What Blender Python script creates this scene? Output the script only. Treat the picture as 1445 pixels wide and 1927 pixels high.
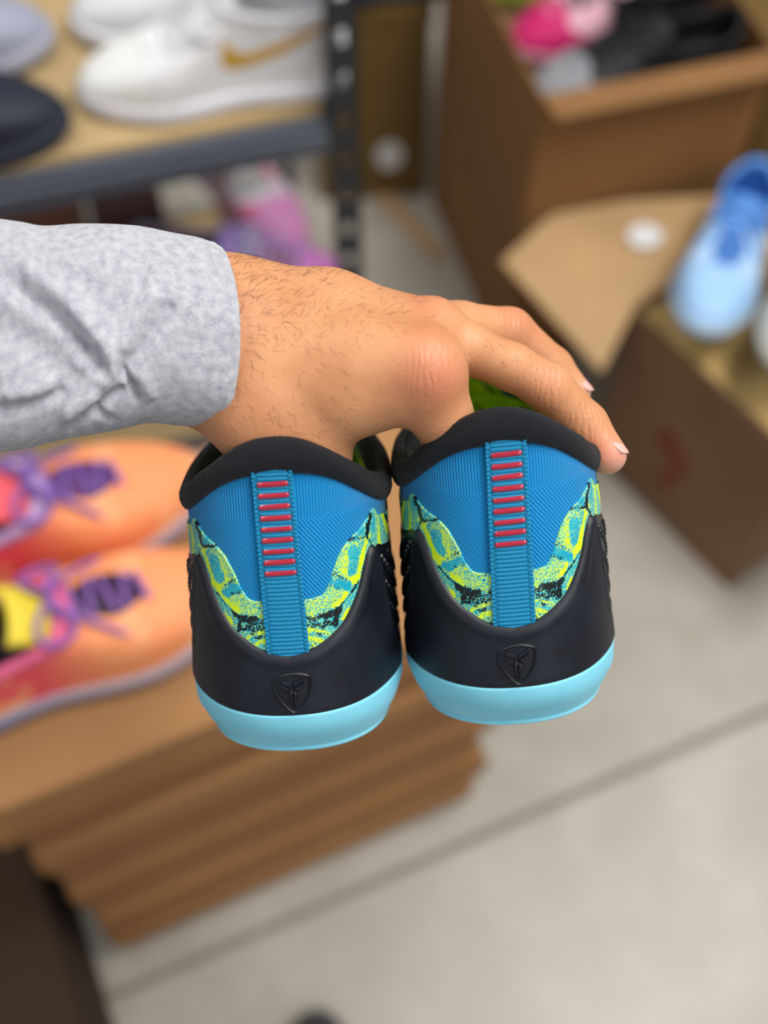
import bpy, bmesh, math, random
import numpy as np
from mathutils import Matrix, Vector
random.seed(7); RNG = np.random.default_rng(7)
for o in list(bpy.data.objects): bpy.data.objects.remove(o)
SC = bpy.context.scene; COL = SC.collection

# ---------------------------------------------------------------- camera
FPX = 2200.0; PITCH = math.radians(59); HCAM = 1.55
VX = np.array([1, 0, 0.]); VF = np.array([0, math.cos(PITCH), -math.sin(PITCH)]); VU = np.array([0, math.sin(PITCH), math.cos(PITCH)])
CAMP = np.array([0, 0, HCAM])
cd = bpy.data.cameras.new('camera'); cam = bpy.data.objects.new('camera', cd); COL.objects.link(cam)
cam.location = CAMP; cam.rotation_euler = (math.radians(90) - PITCH, 0, 0)
cd.sensor_fit = 'HORIZONTAL'; cd.sensor_width = 36; cd.lens = FPX / 1445 * 36
cd.clip_start = .02; cd.clip_end = 50
cd.dof.use_dof = True; cd.dof.focus_distance = .392; cd.dof.aperture_fstop = cd.lens / 9.5
SC.camera = cam
# ---------------------------------------------------------------- world, lamps, exposure
W = bpy.data.worlds.new('world'); SC.world = W; W.use_nodes = True
W.node_tree.nodes['Background'].inputs[0].default_value = (.93, .96, 1, 1)
W.node_tree.nodes['Background'].inputs[1].default_value = .30
def area(name, loc, size, energy, rot=(0, 0, 0), col=(1, .975, .94)):
    l = bpy.data.lights.new(name, 'AREA'); l.shape = 'RECTANGLE'; l.size, l.size_y = size; l.energy = energy; l.color = col
    o = bpy.data.objects.new(name, l); o.location = loc; o.rotation_euler = rot; COL.objects.link(o)
area('ceiling_panel_light', (.95, .55, 2.9), (.6, 1.2), 52)
area('ceiling_panel_light', (-.9, 1.3, 2.9), (.6, 1.2), 17)
area('ceiling_panel_light', (1.0, -1.3, 2.9), (.6, 1.2), 18)
area('ceiling_panel_light', (-1.2, -1.2, 2.9), (.6, 1.2), 7)
SC.view_settings.view_transform = 'Standard'; SC.view_settings.look = 'None'
SC.view_settings.exposure = 0.12; SC.view_settings.gamma = 1; SC.view_settings.use_curve_mapping = False

# ---------------------------------------------------------------- helpers
def lin(c):
    if isinstance(c, str): c = [int(c[i:i+2], 16) / 255 for i in (0, 2, 4)]
    return tuple(((v / 12.92) if v <= .04045 else ((v + .055) / 1.055) ** 2.4) for v in c) + (1,)
class NT:
    def __init__(s, name):
        s.m = bpy.data.materials.new(name); s.m.use_nodes = True; s.t = s.m.node_tree; s.n = s.t.nodes
        s.b = s.n['Principled BSDF']
    def node(s, typ, **kw):
        n = s.n.new(typ)
        for k, v in kw.items():
            if k.startswith('i_'):
                key = k[2:]; key = int(key) if key.isdigit() else key.replace('_', ' ')
                s.set(n.inputs[key], v)
            else: setattr(n, k, v)
        return n
    def set(s, inp, v):
        if isinstance(v, bpy.types.NodeSocket): s.t.links.new(v, inp)
        else:
            try: inp.default_value = v
            except Exception: inp.default_value = tuple(v)[:3]
    def math(s, op, a, b=0, c=0):
        n = s.node('ShaderNodeMath', operation=op); s.set(n.inputs[0], a); s.set(n.inputs[1], b); s.set(n.inputs[2], c); return n.outputs[0]
    def noise(s, vec, scale, detail=3, rough=.5):
        n = s.node('ShaderNodeTexNoise'); n.inputs['Scale'].default_value = scale; n.inputs['Detail'].default_value = detail
        n.inputs['Roughness'].default_value = rough
        if vec is not None: s.set(n.inputs['Vector'], vec)
        return n.outputs[0]
    def mix(s, f, a, b):
        n = s.node('ShaderNodeMix', data_type='RGBA'); s.set(n.inputs[0], f); s.set(n.inputs[6], a); s.set(n.inputs[7], b); return n.outputs[2]
    def ramp(s, f, a, b):   # smooth 0..1 between a and b
        n = s.node('ShaderNodeMapRange'); n.inputs[1].default_value = a; n.inputs[2].default_value = b; s.set(n.inputs[0], f); return n.outputs[0]
    def uv(s):
        n = s.node('ShaderNodeSeparateXYZ'); s.t.links.new(s.node('ShaderNodeUVMap').outputs[0], n.inputs[0]); return n.outputs[0], n.outputs[1]
    def uvv(s): return s.node('ShaderNodeUVMap').outputs[0]
    def obj(s): return s.node('ShaderNodeTexCoord').outputs['Object']
    def attr(s, name):
        n = s.node('ShaderNodeAttribute'); n.attribute_name = name
        q = s.node('ShaderNodeSeparateColor'); s.t.links.new(n.outputs[0], q.inputs[0]); return q.outputs
    def bump(s, h, dist, strength=1):
        n = s.node('ShaderNodeBump'); n.inputs['Strength'].default_value = strength; n.inputs['Distance'].default_value = dist
        s.set(n.inputs['Height'], h); s.t.links.new(n.outputs[0], s.b.inputs['Normal'])
    def base(s, c): s.set(s.b.inputs['Base Color'], c)
    def par(s, **k):
        for a, v in k.items(): s.set(s.b.inputs[a.replace('_', ' ')], v)
def simple(name, col, rough=.6, noise=.12, scale=60, bump=0, spec=.4, metal=0, scale2=None):
    n = NT(name); c = lin(col); f = n.noise(n.obj(), scale, 4)
    lo = tuple(v * (1 - noise) for v in c[:3]) + (1,); hi = tuple(min(1, v * (1 + noise)) for v in c[:3]) + (1,)
    n.base(n.mix(n.ramp(f, .3, .7), lo, hi)); n.par(Roughness=rough, Specular_IOR_Level=spec, Metallic=metal)
    if bump: n.bump(n.noise(n.obj(), scale2 or scale * 4, 3), bump)
    return n.m

def mesh_obj(name, verts, faces, mat, parent=None, uvs=None, smooth=True, mw=None, colattr=None):
    me = bpy.data.meshes.new(name)
    me.from_pydata([tuple(v) for v in np.asarray(verts, float)], [], [tuple(int(i) for i in f) for f in faces]); me.update()
    if uvs is not None:
        l = me.uv_layers.new(name='UVMap'); idx = np.empty(len(me.loops), int); me.loops.foreach_get('vertex_index', idx)
        l.data.foreach_set('uv', np.asarray(uvs, float)[idx].ravel())
    if colattr is not None:
        for k, v in colattr.items():
            a = me.color_attributes.new(k, 'FLOAT_COLOR', 'POINT'); v = np.concatenate([v, np.ones((len(v), 1))], 1)
            a.data.foreach_set('color', v.ravel())
    if smooth: me.polygons.foreach_set('use_smooth', np.ones(len(me.polygons), bool))
    if mat: me.materials.append(mat)
    o = bpy.data.objects.new(name, me); COL.objects.link(o)
    if parent: o.parent = parent
    if mw is not None: o.matrix_world = mw
    return o
def gridf(nu, nv, wrap=False, base=0):
    i = np.arange(nu if wrap else nu - 1)[:, None]; j = np.arange(nv - 1)[None]; i2 = (i + 1) % nu
    return (np.stack(np.broadcast_arrays(i * nv + j, i2 * nv + j, i2 * nv + j + 1, i * nv + j + 1), -1).reshape(-1, 4) + base)
class MB:
    """collects pieces of ONE part"""
    def __init__(s): s.v = []; s.f = []; s.u = []; s.n = 0
    def grid(s, P, uv=None, wrap=False, flip=False):
        nu, nv = P.shape[:2]; f = gridf(nu, nv, wrap, s.n)
        if flip: f = f[:, ::-1]
        s.v.append(P.reshape(-1, 3)); s.f += f.tolist(); s.u.append((np.zeros((nu * nv, 2)) if uv is None else uv.reshape(-1, 2))); s.n += nu * nv
    def raw(s, V, Fc):
        V = np.asarray(V, float); s.v.append(V); s.f += [[i + s.n for i in f] for f in Fc]; s.u.append(V[:, :2] * 1); s.n += len(V)
    def box(s, lo, hi, M=None):
        (a, b, c), (d, e, f) = lo, hi
        V = np.array([[x, y, z] for x in (a, d) for y in (b, e) for z in (c, f)], float)
        if M is not None: V = V @ np.asarray(M)[:3, :3].T + np.asarray(M)[:3, 3]
        s.raw(V, [[0, 1, 3, 2], [4, 6, 7, 5], [0, 4, 5, 1], [2, 3, 7, 6], [0, 2, 6, 4], [1, 5, 7, 3]])
    def tube(s, pts, r, n=6):
        pts = np.asarray(pts, float); m = len(pts); r = np.broadcast_to(r, (m,)); t = np.gradient(pts, axis=0); t /= np.linalg.norm(t, axis=1)[:, None] + 1e-9
        up = np.array([0, 0, 1.]) if abs(t[0, 2]) < .9 else np.array([1., 0, 0])
        a = np.cross(t, up); a /= np.linalg.norm(a, axis=1)[:, None] + 1e-9; b = np.cross(t, a)
        th = np.arange(n) / n * 2 * np.pi
        P = pts[None] + r[None, :, None] * (np.cos(th)[:, None, None] * a[None] + np.sin(th)[:, None, None] * b[None])
        base = s.n; s.grid(P, wrap=True)
        s.f.append([base + k * m for k in range(n)]); s.f.append([base + k * m + m - 1 for k in range(n)][::-1])
    def done(s, name, mat, parent=None, smooth=True, mw=None, bevel=0, colattr=None):
        o = mesh_obj(name, np.concatenate(s.v), s.f, mat, parent, np.concatenate(s.u), smooth, mw, colattr)
        if bevel:
            m = o.modifiers.new('bevel', 'BEVEL'); m.width = bevel; m.segments = 2; m.limit_method = 'ANGLE'
        return o
def empty(name, label, cat, group=None, mw=None):
    o = bpy.data.objects.new(name, None); o.empty_display_size = .02; COL.objects.link(o); o['label'] = label; o['category'] = cat
    if group: o['group'] = group
    if mw is not None: o.matrix_world = mw
    return o
def tag(o, label=None, cat=None, group=None, kind=None):
    if label: o['label'] = label
    if cat: o['category'] = cat
    if group: o['group'] = group
    if kind: o['kind'] = kind
    return o
def mat4(R, t):
    M = Matrix.Identity(4)
    for i in range(3):
        for j in range(3): M[i][j] = float(R[i][j])
        M[i][3] = float(t[i])
    return M
def rotz(deg): a = math.radians(deg); return np.array([[math.cos(a), -math.sin(a), 0], [math.sin(a), math.cos(a), 0], [0, 0, 1.]])
def spline(xs, ys, x):   # smooth interpolation (pchip-like by dense smoothing)
    xs = np.asarray(xs, float); ys = np.asarray(ys, float); d = np.diff(ys) / np.diff(xs)
    m = np.concatenate([[d[0]], np.where(d[:-1] * d[1:] > 0, 2 * d[:-1] * d[1:] / (d[:-1] + d[1:] + 1e-12), 0), [d[-1]]])
    x = np.clip(x, xs[0], xs[-1]); i = np.clip(np.searchsorted(xs, x) - 1, 0, len(xs) - 2); h = xs[i+1] - xs[i]; t = (x - xs[i]) / h
    return (2*t**3-3*t**2+1)*ys[i] + (t**3-2*t**2+t)*h*m[i] + (-2*t**3+3*t**2)*ys[i+1] + (t**3-t**2)*h*m[i+1]

# ---------------------------------------------------------------- large structure: floor, walls
def concrete():
    n = NT('polished_concrete'); o = n.obj()
    f1 = n.noise(o, 2.2, 3, .5); f2 = n.noise(o, 9, 5, .6); f3 = n.noise(o, 90, 3)
    c = n.mix(n.ramp(f1, .3, .7), lin('a39f92'), lin('bbb5aa')); c = n.mix(n.math('MULTIPLY', n.ramp(f2, .45, .75), .45), c, lin('c9c2b8'))
    c = n.mix(n.math('MULTIPLY', n.ramp(f3, .5, .8), .2), c, lin('8b867a')); n.base(c)
    n.par(Roughness=.42, Specular_IOR_Level=.4); n.bump(f3, .0006); return n.m
M_CONC = concrete()
M_DARKJ = simple('joint_filler', '989184', .9)
def PXF(px, py):      # floor point the phone saw at a pixel
    r = VF + (px - 722.5) / FPX * VX + (963.5 - py) / FPX * VU; return CAMP - r * HCAM / r[2]
fl = MB(); fl.box((-4, -2.5, -.06), (4, 4.2, -.012)); floor = tag(fl.done('floor', M_DARKJ, smooth=False), kind='structure')
J0, J1 = PXF(865, 1587), PXF(1300, 1398); R_J = rotz(math.degrees(math.atan2(J1[1] - J0[1], J1[0] - J0[0])))
for k in (-1, 0, 1):      # cast slabs either side of the sawn joint
    b = MB(); y0 = (.004 if k >= 0 else -1.796) if k < 1 else 1.812
    b.box((-3.2, y0, -.03), (3.4, y0 + 1.79, 0)); b.done('floor_slab', M_CONC, floor, smooth=False, mw=mat4(R_J, J0), bevel=.003)
M_WALL = simple('painted_wall', 'b9b4a8', .8, .04, 8, .0004)
b = MB(); b.box((-4, 4.2, -.06), (4, 4.3, 3)); tag(b.done('wall_back', M_WALL, smooth=False), kind='structure')

# ---------------------------------------------------------------- shoe surface
class Shoe:
    """analytic sneaker surface in millimetres: a = angle round the heel (0..180, 180 = toe centre), z = height"""
    def __init__(s, ZW, WW, D=43, EX=.9, YT=None, fore=11, ZB=None, YB=None, zs=16, zs2=2.5, tp=3.2, flare=0):
        s.tp = tp; s.flare = flare
        s.ZW, s.WW, s.D, s.EX, s.fore = ZW, WW, D, EX, fore; s.YT = YT
        s.ZB = ZB or [0, 3, 7, 12, 18, 40, 70, 95, 115, 130]; s.YB = YB or [9, 5, 2, .5, 0, .5, 3, 6, 6, 4]; s.z0 = zs; s.z1 = zs2
    def base(s, ph, z):
        W = np.interp(z, s.ZW, s.WW); yb = np.interp(z, s.ZB, s.YB); YT = np.interp(z, s.YT[0], s.YT[1])
        a = np.abs(ph); h = np.radians(np.minimum(a, 90.)); sn = np.sin(h) ** s.EX; cs = 1 - np.maximum(np.cos(h), 0) ** s.EX
        t = np.clip((a - 90) / 90, 0, 1); tt = 1 - (1 - t) ** 1.5
        y = np.where(a <= 90, yb + (s.D - yb) * cs, s.D + (YT - s.D) * tt)
        bul = s.fore * np.exp(-((y - 205) / 55) ** 2) * np.clip(1 - (z - 45) / 50, .2, 1) - 3 * np.exp(-((y - 110) / 35) ** 2)
        x = np.where(a <= 90, W * sn, (W + bul * np.clip((a - 90) / 25, 0, 1)) * (np.clip(1 - tt ** s.tp, 0, 1)) ** .5)
        x = x + s.flare * np.clip((a - 65) / 45, 0, 1) * np.clip((z - 62) / 25, 0, 1) * np.clip((170 - a) / 40, 0, 1)
        return np.stack([np.sign(ph) * x, y, z + 0 * x], -1)
    def S(s, ph, z, off=0.):
        ph, z, off = np.broadcast_arrays(np.asarray(ph, float), np.asarray(z, float), np.asarray(off, float))
        P = s.base(ph, z)
        if np.any(off != 0):
            # outward direction: horizontal normal from neighbours along the ring
            e = .6; A = s.base(ph - e, z); B = s.base(ph + e, z)
            small = np.abs(ph) < e
            A = np.where(small[..., None], np.stack([-np.abs(B[..., 0]) * 0 + s.base(np.full_like(ph, -e), z)[..., 0], B[..., 1], z], -1), A)
            B = np.where(small[..., None], s.base(np.full_like(ph, e), z), B); A = np.where(small[..., None], s.base(np.full_like(ph, -e), z), A)
            big = ph > 180 - e; B = np.where(big[..., None], A * np.array([-1, 1, 1]), B)
            big = ph < -180 + e; A = np.where(big[..., None], B * np.array([-1, 1, 1]), A)
            T = B - A; N = np.stack([T[..., 1], -T[..., 0], 0 * T[..., 0]], -1); N /= np.linalg.norm(N, axis=-1, keepdims=True) + 1e-9
            P = P + N * off[..., None]
        return P
    def a_of_y(s, y, z):
        YT = np.interp(z, s.YT[0], s.YT[1]); yb = np.interp(z, s.ZB, s.YB)
        tt = np.clip((y - s.D) / (YT - s.D), 0, 1); a1 = 90 + 90 * (1 - (1 - tt) ** (1 / 1.5))
        c = np.clip(1 - (np.clip(y, yb, s.D) - yb) / (s.D - yb), 0, 1) ** (1 / s.EX)
        return np.where(y > s.D, a1, np.degrees(np.arccos(c)))
    def zs(s, a): return s.z0 + s.z1 * (1 - np.cos(np.radians(np.minimum(np.abs(a), 90))))
    def vamp(s, x, y):
        """height of the vamp over (x, y)"""
        zz = np.linspace(20, 130, 221); W = np.interp(zz, s.ZW, s.WW)
        yy = s.D + (np.interp(zz, s.YT[0], s.YT[1]) - s.D) * np.clip(1 - (x / W) ** 2, .02, 1) ** (1 / 3.2)
        return float(np.interp(-y, -yy, zz))
MM = .001
def arcs(sym, fine=None):
    a = np.concatenate([np.arange(-180, -100, 2.), np.arange(-100, 100, fine or 1.), np.arange(100, 181, 2.)]); return a
def uvof(P):  # millimetres: u = arc position along the ring, v = z
    d = np.sqrt(((P[1:, :, :2] - P[:-1, :, :2]) ** 2).sum(-1)); u = np.concatenate([np.zeros((1, P.shape[1])), np.cumsum(d, 0)]); u -= u[len(u) // 2]
    return np.stack([u, P[..., 2]], -1)

# ---------------------------------------------------------------- hero shoe materials
def m_knit():
    n = NT('blue_engineered_knit'); u, v = n.uv(); au = n.math('ABSOLUTE', u)
    diag = n.math('SINE', n.math('MULTIPLY', n.math('ADD', v, n.math('MULTIPLY', au, 1.25)), 3.7))
    vert = n.math('SINE', n.math('MULTIPLY', u, 6.2)); up = n.ramp(v, 82, 84)
    h = n.math('ADD', n.math('MULTIPLY', vert, up), n.math('MULTIPLY', diag, n.math('SUBTRACT', 1, up)))
    fine = n.math('SINE', n.math('MULTIPLY', v, 9.5)); h = n.math('ADD', h, n.math('MULTIPLY', fine, .2))
    h = n.math('ADD', h, n.math('MULTIPLY', n.noise(n.uvv(), 2.2, 3), 1.2))
    c = n.mix(n.ramp(h, -1.2, 1.6), lin('00659f'), lin('008dcf')); n.base(c)
    n.par(Roughness=.72, Specular_IOR_Level=.25, Sheen_Weight=.15); n.bump(h, .00016, .9); return n.m
def m_collar():
    n = NT('black_collar_knit'); u, v = n.uv()
    h = n.math('ADD', n.math('SINE', n.math('MULTIPLY', u, 7.0)), n.math('SINE', n.math('ADD', n.math('MULTIPLY', v, 8.), n.math('MULTIPLY', u, 3.5))))
    s = n.noise(n.uvv(), 5, 2); c = n.mix(n.ramp(s, .5, .8), lin('070a12'), lin('181d29')); n.base(c)
    n.par(Roughness=.7, Specular_IOR_Level=.3, Sheen_Weight=.1, Sheen_Roughness=.4); n.bump(n.math('ADD', h, s), .00013, .8); return n.m
def m_clip():
    n = NT('black_moulded_rubber'); o = n.obj(); f = n.noise(o, 900, 3); g = n.noise(o, 60, 4)
    sp = n.node('ShaderNodeTexVoronoi'); sp.inputs['Scale'].default_value = 260; n.set(sp.inputs['Vector'], o)
    dust = n.math('MULTIPLY', n.ramp(sp.outputs['Distance'], .035, .015), n.ramp(n.noise(o, 70, 1), .6, .7))
    c = n.mix(n.ramp(g, .4, .75), lin('0b101a'), lin('151c28')); n.base(n.mix(n.math('MULTIPLY', dust, .7), c, lin('9a9a96')))
    n.par(Roughness=n.math('ADD', .40, n.math('MULTIPLY', g, .2)), Specular_IOR_Level=.42); n.bump(n.math('ADD', f, n.math('MULTIPLY', g, 2)), .00005, .6); return n.m
def m_panel():
    n = NT('textured_side_shell'); u, v = n.uv()
    v2 = n.math('ADD', v, n.math('MULTIPLY', n.math('ABSOLUTE', u), .25))
    row = n.math('SINE', n.math('MULTIPLY', n.math('SUBTRACT', n.math('ABSOLUTE', u), n.math('MULTIPLY', v, .35)), 2.1)); bead = n.math('SINE', n.math('MULTIPLY', v2, 2.9))
    h = n.math('MULTIPLY', n.ramp(row, 0, .6), n.ramp(bead, -.6, .6)); n.base(lin('10141a'))
    n.par(Roughness=.25, Specular_IOR_Level=.6); n.bump(h, .0001, .6); return n.m
def m_sole():
    n = NT('light_blue_rubber'); o = n.obj(); g = n.noise(o, 45, 3); n.base(n.mix(n.ramp(g, .3, .7), lin('7dd0e8'), lin('8bdaf0')))
    n.par(Roughness=.5, Specular_IOR_Level=.35, Subsurface_Weight=.05, Subsurface_Radius=(.003, .004, .005), Subsurface_Scale=1.0); n.bump(n.noise(o, 350, 4), .00009, .6); return n.m
def m_web():
    n = NT('blue_webbing'); u, v = n.uv(); h = n.math('SINE', n.math('MULTIPLY', u, 9.5)); g = n.noise(n.uvv(), 3, 3)
    n.base(n.mix(n.ramp(n.math('ADD', h, n.math('MULTIPLY', g, 2)), -.6, 2), lin('036b96'), lin('1085b2'))); n.par(Roughness=.6, Specular_IOR_Level=.3); n.bump(h, .00006, .7); return n.m
def m_print():
    n = NT('speckled_printed_film'); at = n.attr('pattern'); o = n.obj()
    n1 = n.noise(o, 2500, 1.5, .5); n2 = n.noise(o, 1500, 2, .6)
    mp = n.node('ShaderNodeMapping'); mp.inputs['Location'].default_value = (3.1, 1.7, .9); n.set(mp.inputs['Vector'], o)
    n3 = n.noise(mp.outputs[0], 1500, 2, .6)
    teal = n.mix(n.ramp(n.noise(o, 120, 2), .4, .6), lin('109cb8'), lin('1cabc0')); yel = lin('d3f016'); blk = lin('0b1416')
    ny = n.ramp(n1, .33, .67); my = n.ramp(n.math('SUBTRACT', at[0], ny), -.04, .04)
    nb = n.ramp(n3, .33, .67); mb = n.ramp(n.math('SUBTRACT', at[1], nb), -.04, .04)
    n.base(n.mix(mb, n.mix(my, teal, yel), blk)); n.par(Roughness=.38, Specular_IOR_Level=.45); n.bump(n2, .00004, .5); return n.m
M_KNIT, M_COLLAR, M_CLIP, M_PANEL, M_SOLE, M_WEB, M_PRINT = m_knit(), m_collar(), m_clip(), m_panel(), m_sole(), m_web(), m_print()
M_BAR = NT('glossy_red_resin'); M_BAR.base(lin('a81f36')); M_BAR.par(Roughness=.12, Specular_IOR_Level=.6, Coat_Weight=.6, Coat_Roughness=.04); M_BAR = M_BAR.m
M_THREAD = simple('blue_thread', '1683ab', .6)

# outline curves of the heel (degrees round the heel, mm)
C_E = ([0, 8, 17, 21, 25, 31, 38, 47, 55, 60, 64, 72, 90, 120, 180], [56.2, 56.2, 56.8, 59.5, 64.5, 70.5, 73.8, 76, 78.8, 80, 77.5, 75.5, 73, 68, 60])
C_K = ([0, 10, 20, 28, 33, 40, 45, 49, 53, 56, 59, 62, 66, 72, 80, 88, 180], [38.2, 39.6, 43, 46.8, 50.5, 57, 63.5, 67.4, 69, 68.2, 65, 58, 47, 34, 23, 18.9, 17.5])
C_P = ([56, 60, 66, 80, 90, 120, 150, 180], [67.5, 68, 66.5, 64, 62, 50, 40, 30])
C_L = ([0, 15, 28, 44, 60, 75, 90, 120, 150, 180], [99.6, 98.3, 95.6, 90.2, 84.6, 80.5, 78, 77, 84, 88])
C_T = ([0, 7, 17, 28, 42, 52, 60, 75, 90, 120, 150, 180], [110.8, 110.4, 108.4, 105, 100, 96.5, 93.5, 90, 88, 88, 94, 98])
def cv(C, a): return spline(C[0], C[1], np.abs(a))

# brush strokes of the print: (deg, mm) polyline, radius mm, yellow, black
STROKES = [
 ([(8, 54), (14, 53), (24, 53.5), (26, 58)], 4.2, .5, .04), ([(24, 62), (30, 67), (36, 71.5)], 4, .5, .06), ([(34, 68), (32, 62)], 2.6, .72, 0),
 ([(38.5, 68.5), (36.5, 63.5)], 2.6, .1, 0),
 ([(52, 71.6), (48, 70), (44, 65.6), (40.5, 61)], 1.25, 1, 0), ([(39.5, 60.3), (34, 57.5)], 2.1, 1, 0), ([(34, 57), (29, 54.2), (25, 52.8)], 1.5, 1, 0), ([(50, 71.5), (45, 72.6)], 1.2, .9, 0),
 ([(22, 61.5), (27, 59.6), (33, 58)], 1.8, 0, 0),
 ([(28, 50), (33, 53), (37, 56)], 2.2, .28, .02), ([(29, 47.6), (32, 50.3)], 1.2, 1, 0),
 ([(26, 51.6), (32, 54.2), (40, 58.2)], .65, 0, 1), ([(15, 50), (21, 49.8), (26, 51)], 1.5, .02, .95), ([(18, 47.4), (22, 46.6)], 1.7, .12, .8), ([(24, 49), (24, 46)], 1.2, 0, .9),
 ([(8, 49.5), (13, 48), (15, 45)], 2.2, .25, .6), ([(6, 46.4), (13, 45.6), (20, 43.6)], .8, .85, .12), ([(5, 43.2), (12, 42.5), (17, 41)], 1.0, .9, .15), ([(5, 40.5), (12, 40)], 1.3, .5, .2), ([(6, 44.6), (16, 43.6)], .5, .2, .4),
 ([(25, 63.6), (29, 61.8), (32, 60.6)], .55, 0, .9), ([(21, 59.8), (25, 58.9), (28, 58.2)], .55, 0, .95), ([(36, 73.8), (44, 72.8), (50, 72.2), (54, 69)], .75, 0, 1), ([(8, 56), (14, 55.8)], .35, 0, 1),
 ([(56, 78.5), (52, 76), (50, 73)], 1.2, 0, 1), ([(44, 75), (47, 74)], 1.1, 0, 0), ([(58.5, 79), (58, 73)], 1.0, .05, 0), ([(61, 79), (61, 72)], .9, .5, 0),
 ([(64, 76), (63, 69), (65, 62)], 1.1, 1, 0), ([(68, 75), (69, 68)], 1.5, .3, .1), ([(72, 76), (78, 68)], 2.2, 1, 0), ([(76, 74), (90, 66)], 1.2, 0, 1),
 ([(95, 70), (110, 58)], 4, .9, 0), ([(100, 66), (120, 50)], 2, 0, 1), ([(125, 62), (150, 40)], 5, .7, .2), ([(150, 55), (170, 35)], 6, .9, 0), ([(140, 60), (165, 55)], 2, 0, 1)]
def pattern(a, z, mirror_shift=0.):
    A = np.abs(a); x = A * .62; yel = np.full(a.shape, .3); blk = np.zeros(a.shape); j = 1.3 * np.sin(a * .31 + z * .4 + mirror_shift) + .9 * np.sin(a * .9 - z * .7)
    for pts, r, yv, bv in STROKES:
        d = np.full(a.shape, 1e9)
        for (a0, z0), (a1, z1) in zip(pts[:-1], pts[1:]):
            p0 = np.array([a0 * .62, z0]); dv = np.array([a1 * .62, z1]) - p0; t = np.clip(((x - p0[0]) * dv[0] + (z - p0[1]) * dv[1]) / (dv @ dv), 0, 1)
            d = np.minimum(d, np.hypot(x - p0[0] - t * dv[0], z - p0[1] - t * dv[1]))
        m = np.clip((r - d + .35 * j * min(1, r / 2)) / .7, 0, 1); yel = yel * (1 - m) + yv * m; blk = blk * (1 - m) + bv * m
    return np.stack([yel, blk, 0 * yel], -1)

HERO = Shoe([0, 3, 7, 12, 18, 30, 60, 85, 100, 125], [32.0, 34.2, 35.2, 36.2, 36.2, 35.9, 34.9, 33.9, 33.4, 33], fore=0, flare=2,
            YT=([0, 8, 16, 24, 34, 50, 66, 80, 92, 130], [282, 292, 293, 288, 270, 228, 185, 158, 140, 128]))
def emblem(sh, root, mat):
    mb = MB()
    def surf(x, z, off):   # flat emblem coordinates to the shell
        ph = np.sign(x) * np.degrees(np.arcsin(np.clip(np.abs(x) / 37.8, 0, 1) ** (1 / sh.EX))); return sh.S(ph, z, off) * MM
    zc = 26.3; cx = .4
    Q = lambda L: np.array([((p[0] - 685) / 50 + cx, (740 - p[1]) / 44 + zc) for p in L])
    out = Q([(370, 600), (500, 535), (640, 502), (760, 498), (880, 518), (992, 560), (990, 720), (935, 880), (850, 1010), (700, 1145), (560, 1030), (450, 890), (385, 740)])
    for _ in range(2): out = np.stack([out * .78 + np.roll(out, -1, 0) * .22, out * .22 + np.roll(out, -1, 0) * .78], 1).reshape(-1, 2)
    # raised rim: rounded ridge following the shield
    P = []
    for k in range(len(out)):
        a, b = out[k], out[(k + 1) % len(out)]
        for t in np.linspace(0, 1, 3)[:-1]: P.append(a + (b - a) * t)
    P = np.array(P); T = np.roll(P, -1, 0) - np.roll(P, 1, 0); T /= np.linalg.norm(T, axis=1)[:, None]; N = np.stack([T[:, 1], -T[:, 0]], 1)
    rows = []
    for w, h in ((-.62, 1.9), (-.4, 2.75), (0, 3.15), (.4, 2.75), (.62, 1.9)):
        q = P + N * w; rows.append(surf(q[:, 0], q[:, 1], h))
    mb.grid(np.stack(rows, 1), wrap=True)
    for L in ([(500, 605), (672, 648), (676, 722), (478, 652)], [(462, 664), (668, 742), (575, 806)], [(694, 648), (868, 576), (870, 602), (694, 722)], [(696, 744), (878, 626), (862, 700), (765, 796)],
              [(655, 762), (680, 772), (682, 1050), (655, 1050), (606, 812)], [(694, 772), (706, 762), (756, 818), (718, 1050), (696, 1050)]):
        q = Q(L); c = q.mean(0); inn = c + (q - c) * .7; n = len(q); V = np.concatenate([surf(q[:, 0], q[:, 1], 1.9), surf(q[:, 0], q[:, 1], 2.6), surf(inn[:, 0], inn[:, 1], 3.05)])
        Fc = [[k, (k + 1) % n, n + (k + 1) % n, n + k] for k in range(n)] + [[n + k, n + (k + 1) % n, 2 * n + (k + 1) % n, 2 * n + k] for k in range(n)] + [list(range(2 * n, 3 * n))]
        mb.raw(V, Fc)
    o = mb.done('shield_emblem', mat, root, smooth=False); o['label'] = 'embossed shield with six-blade emblem'

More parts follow.
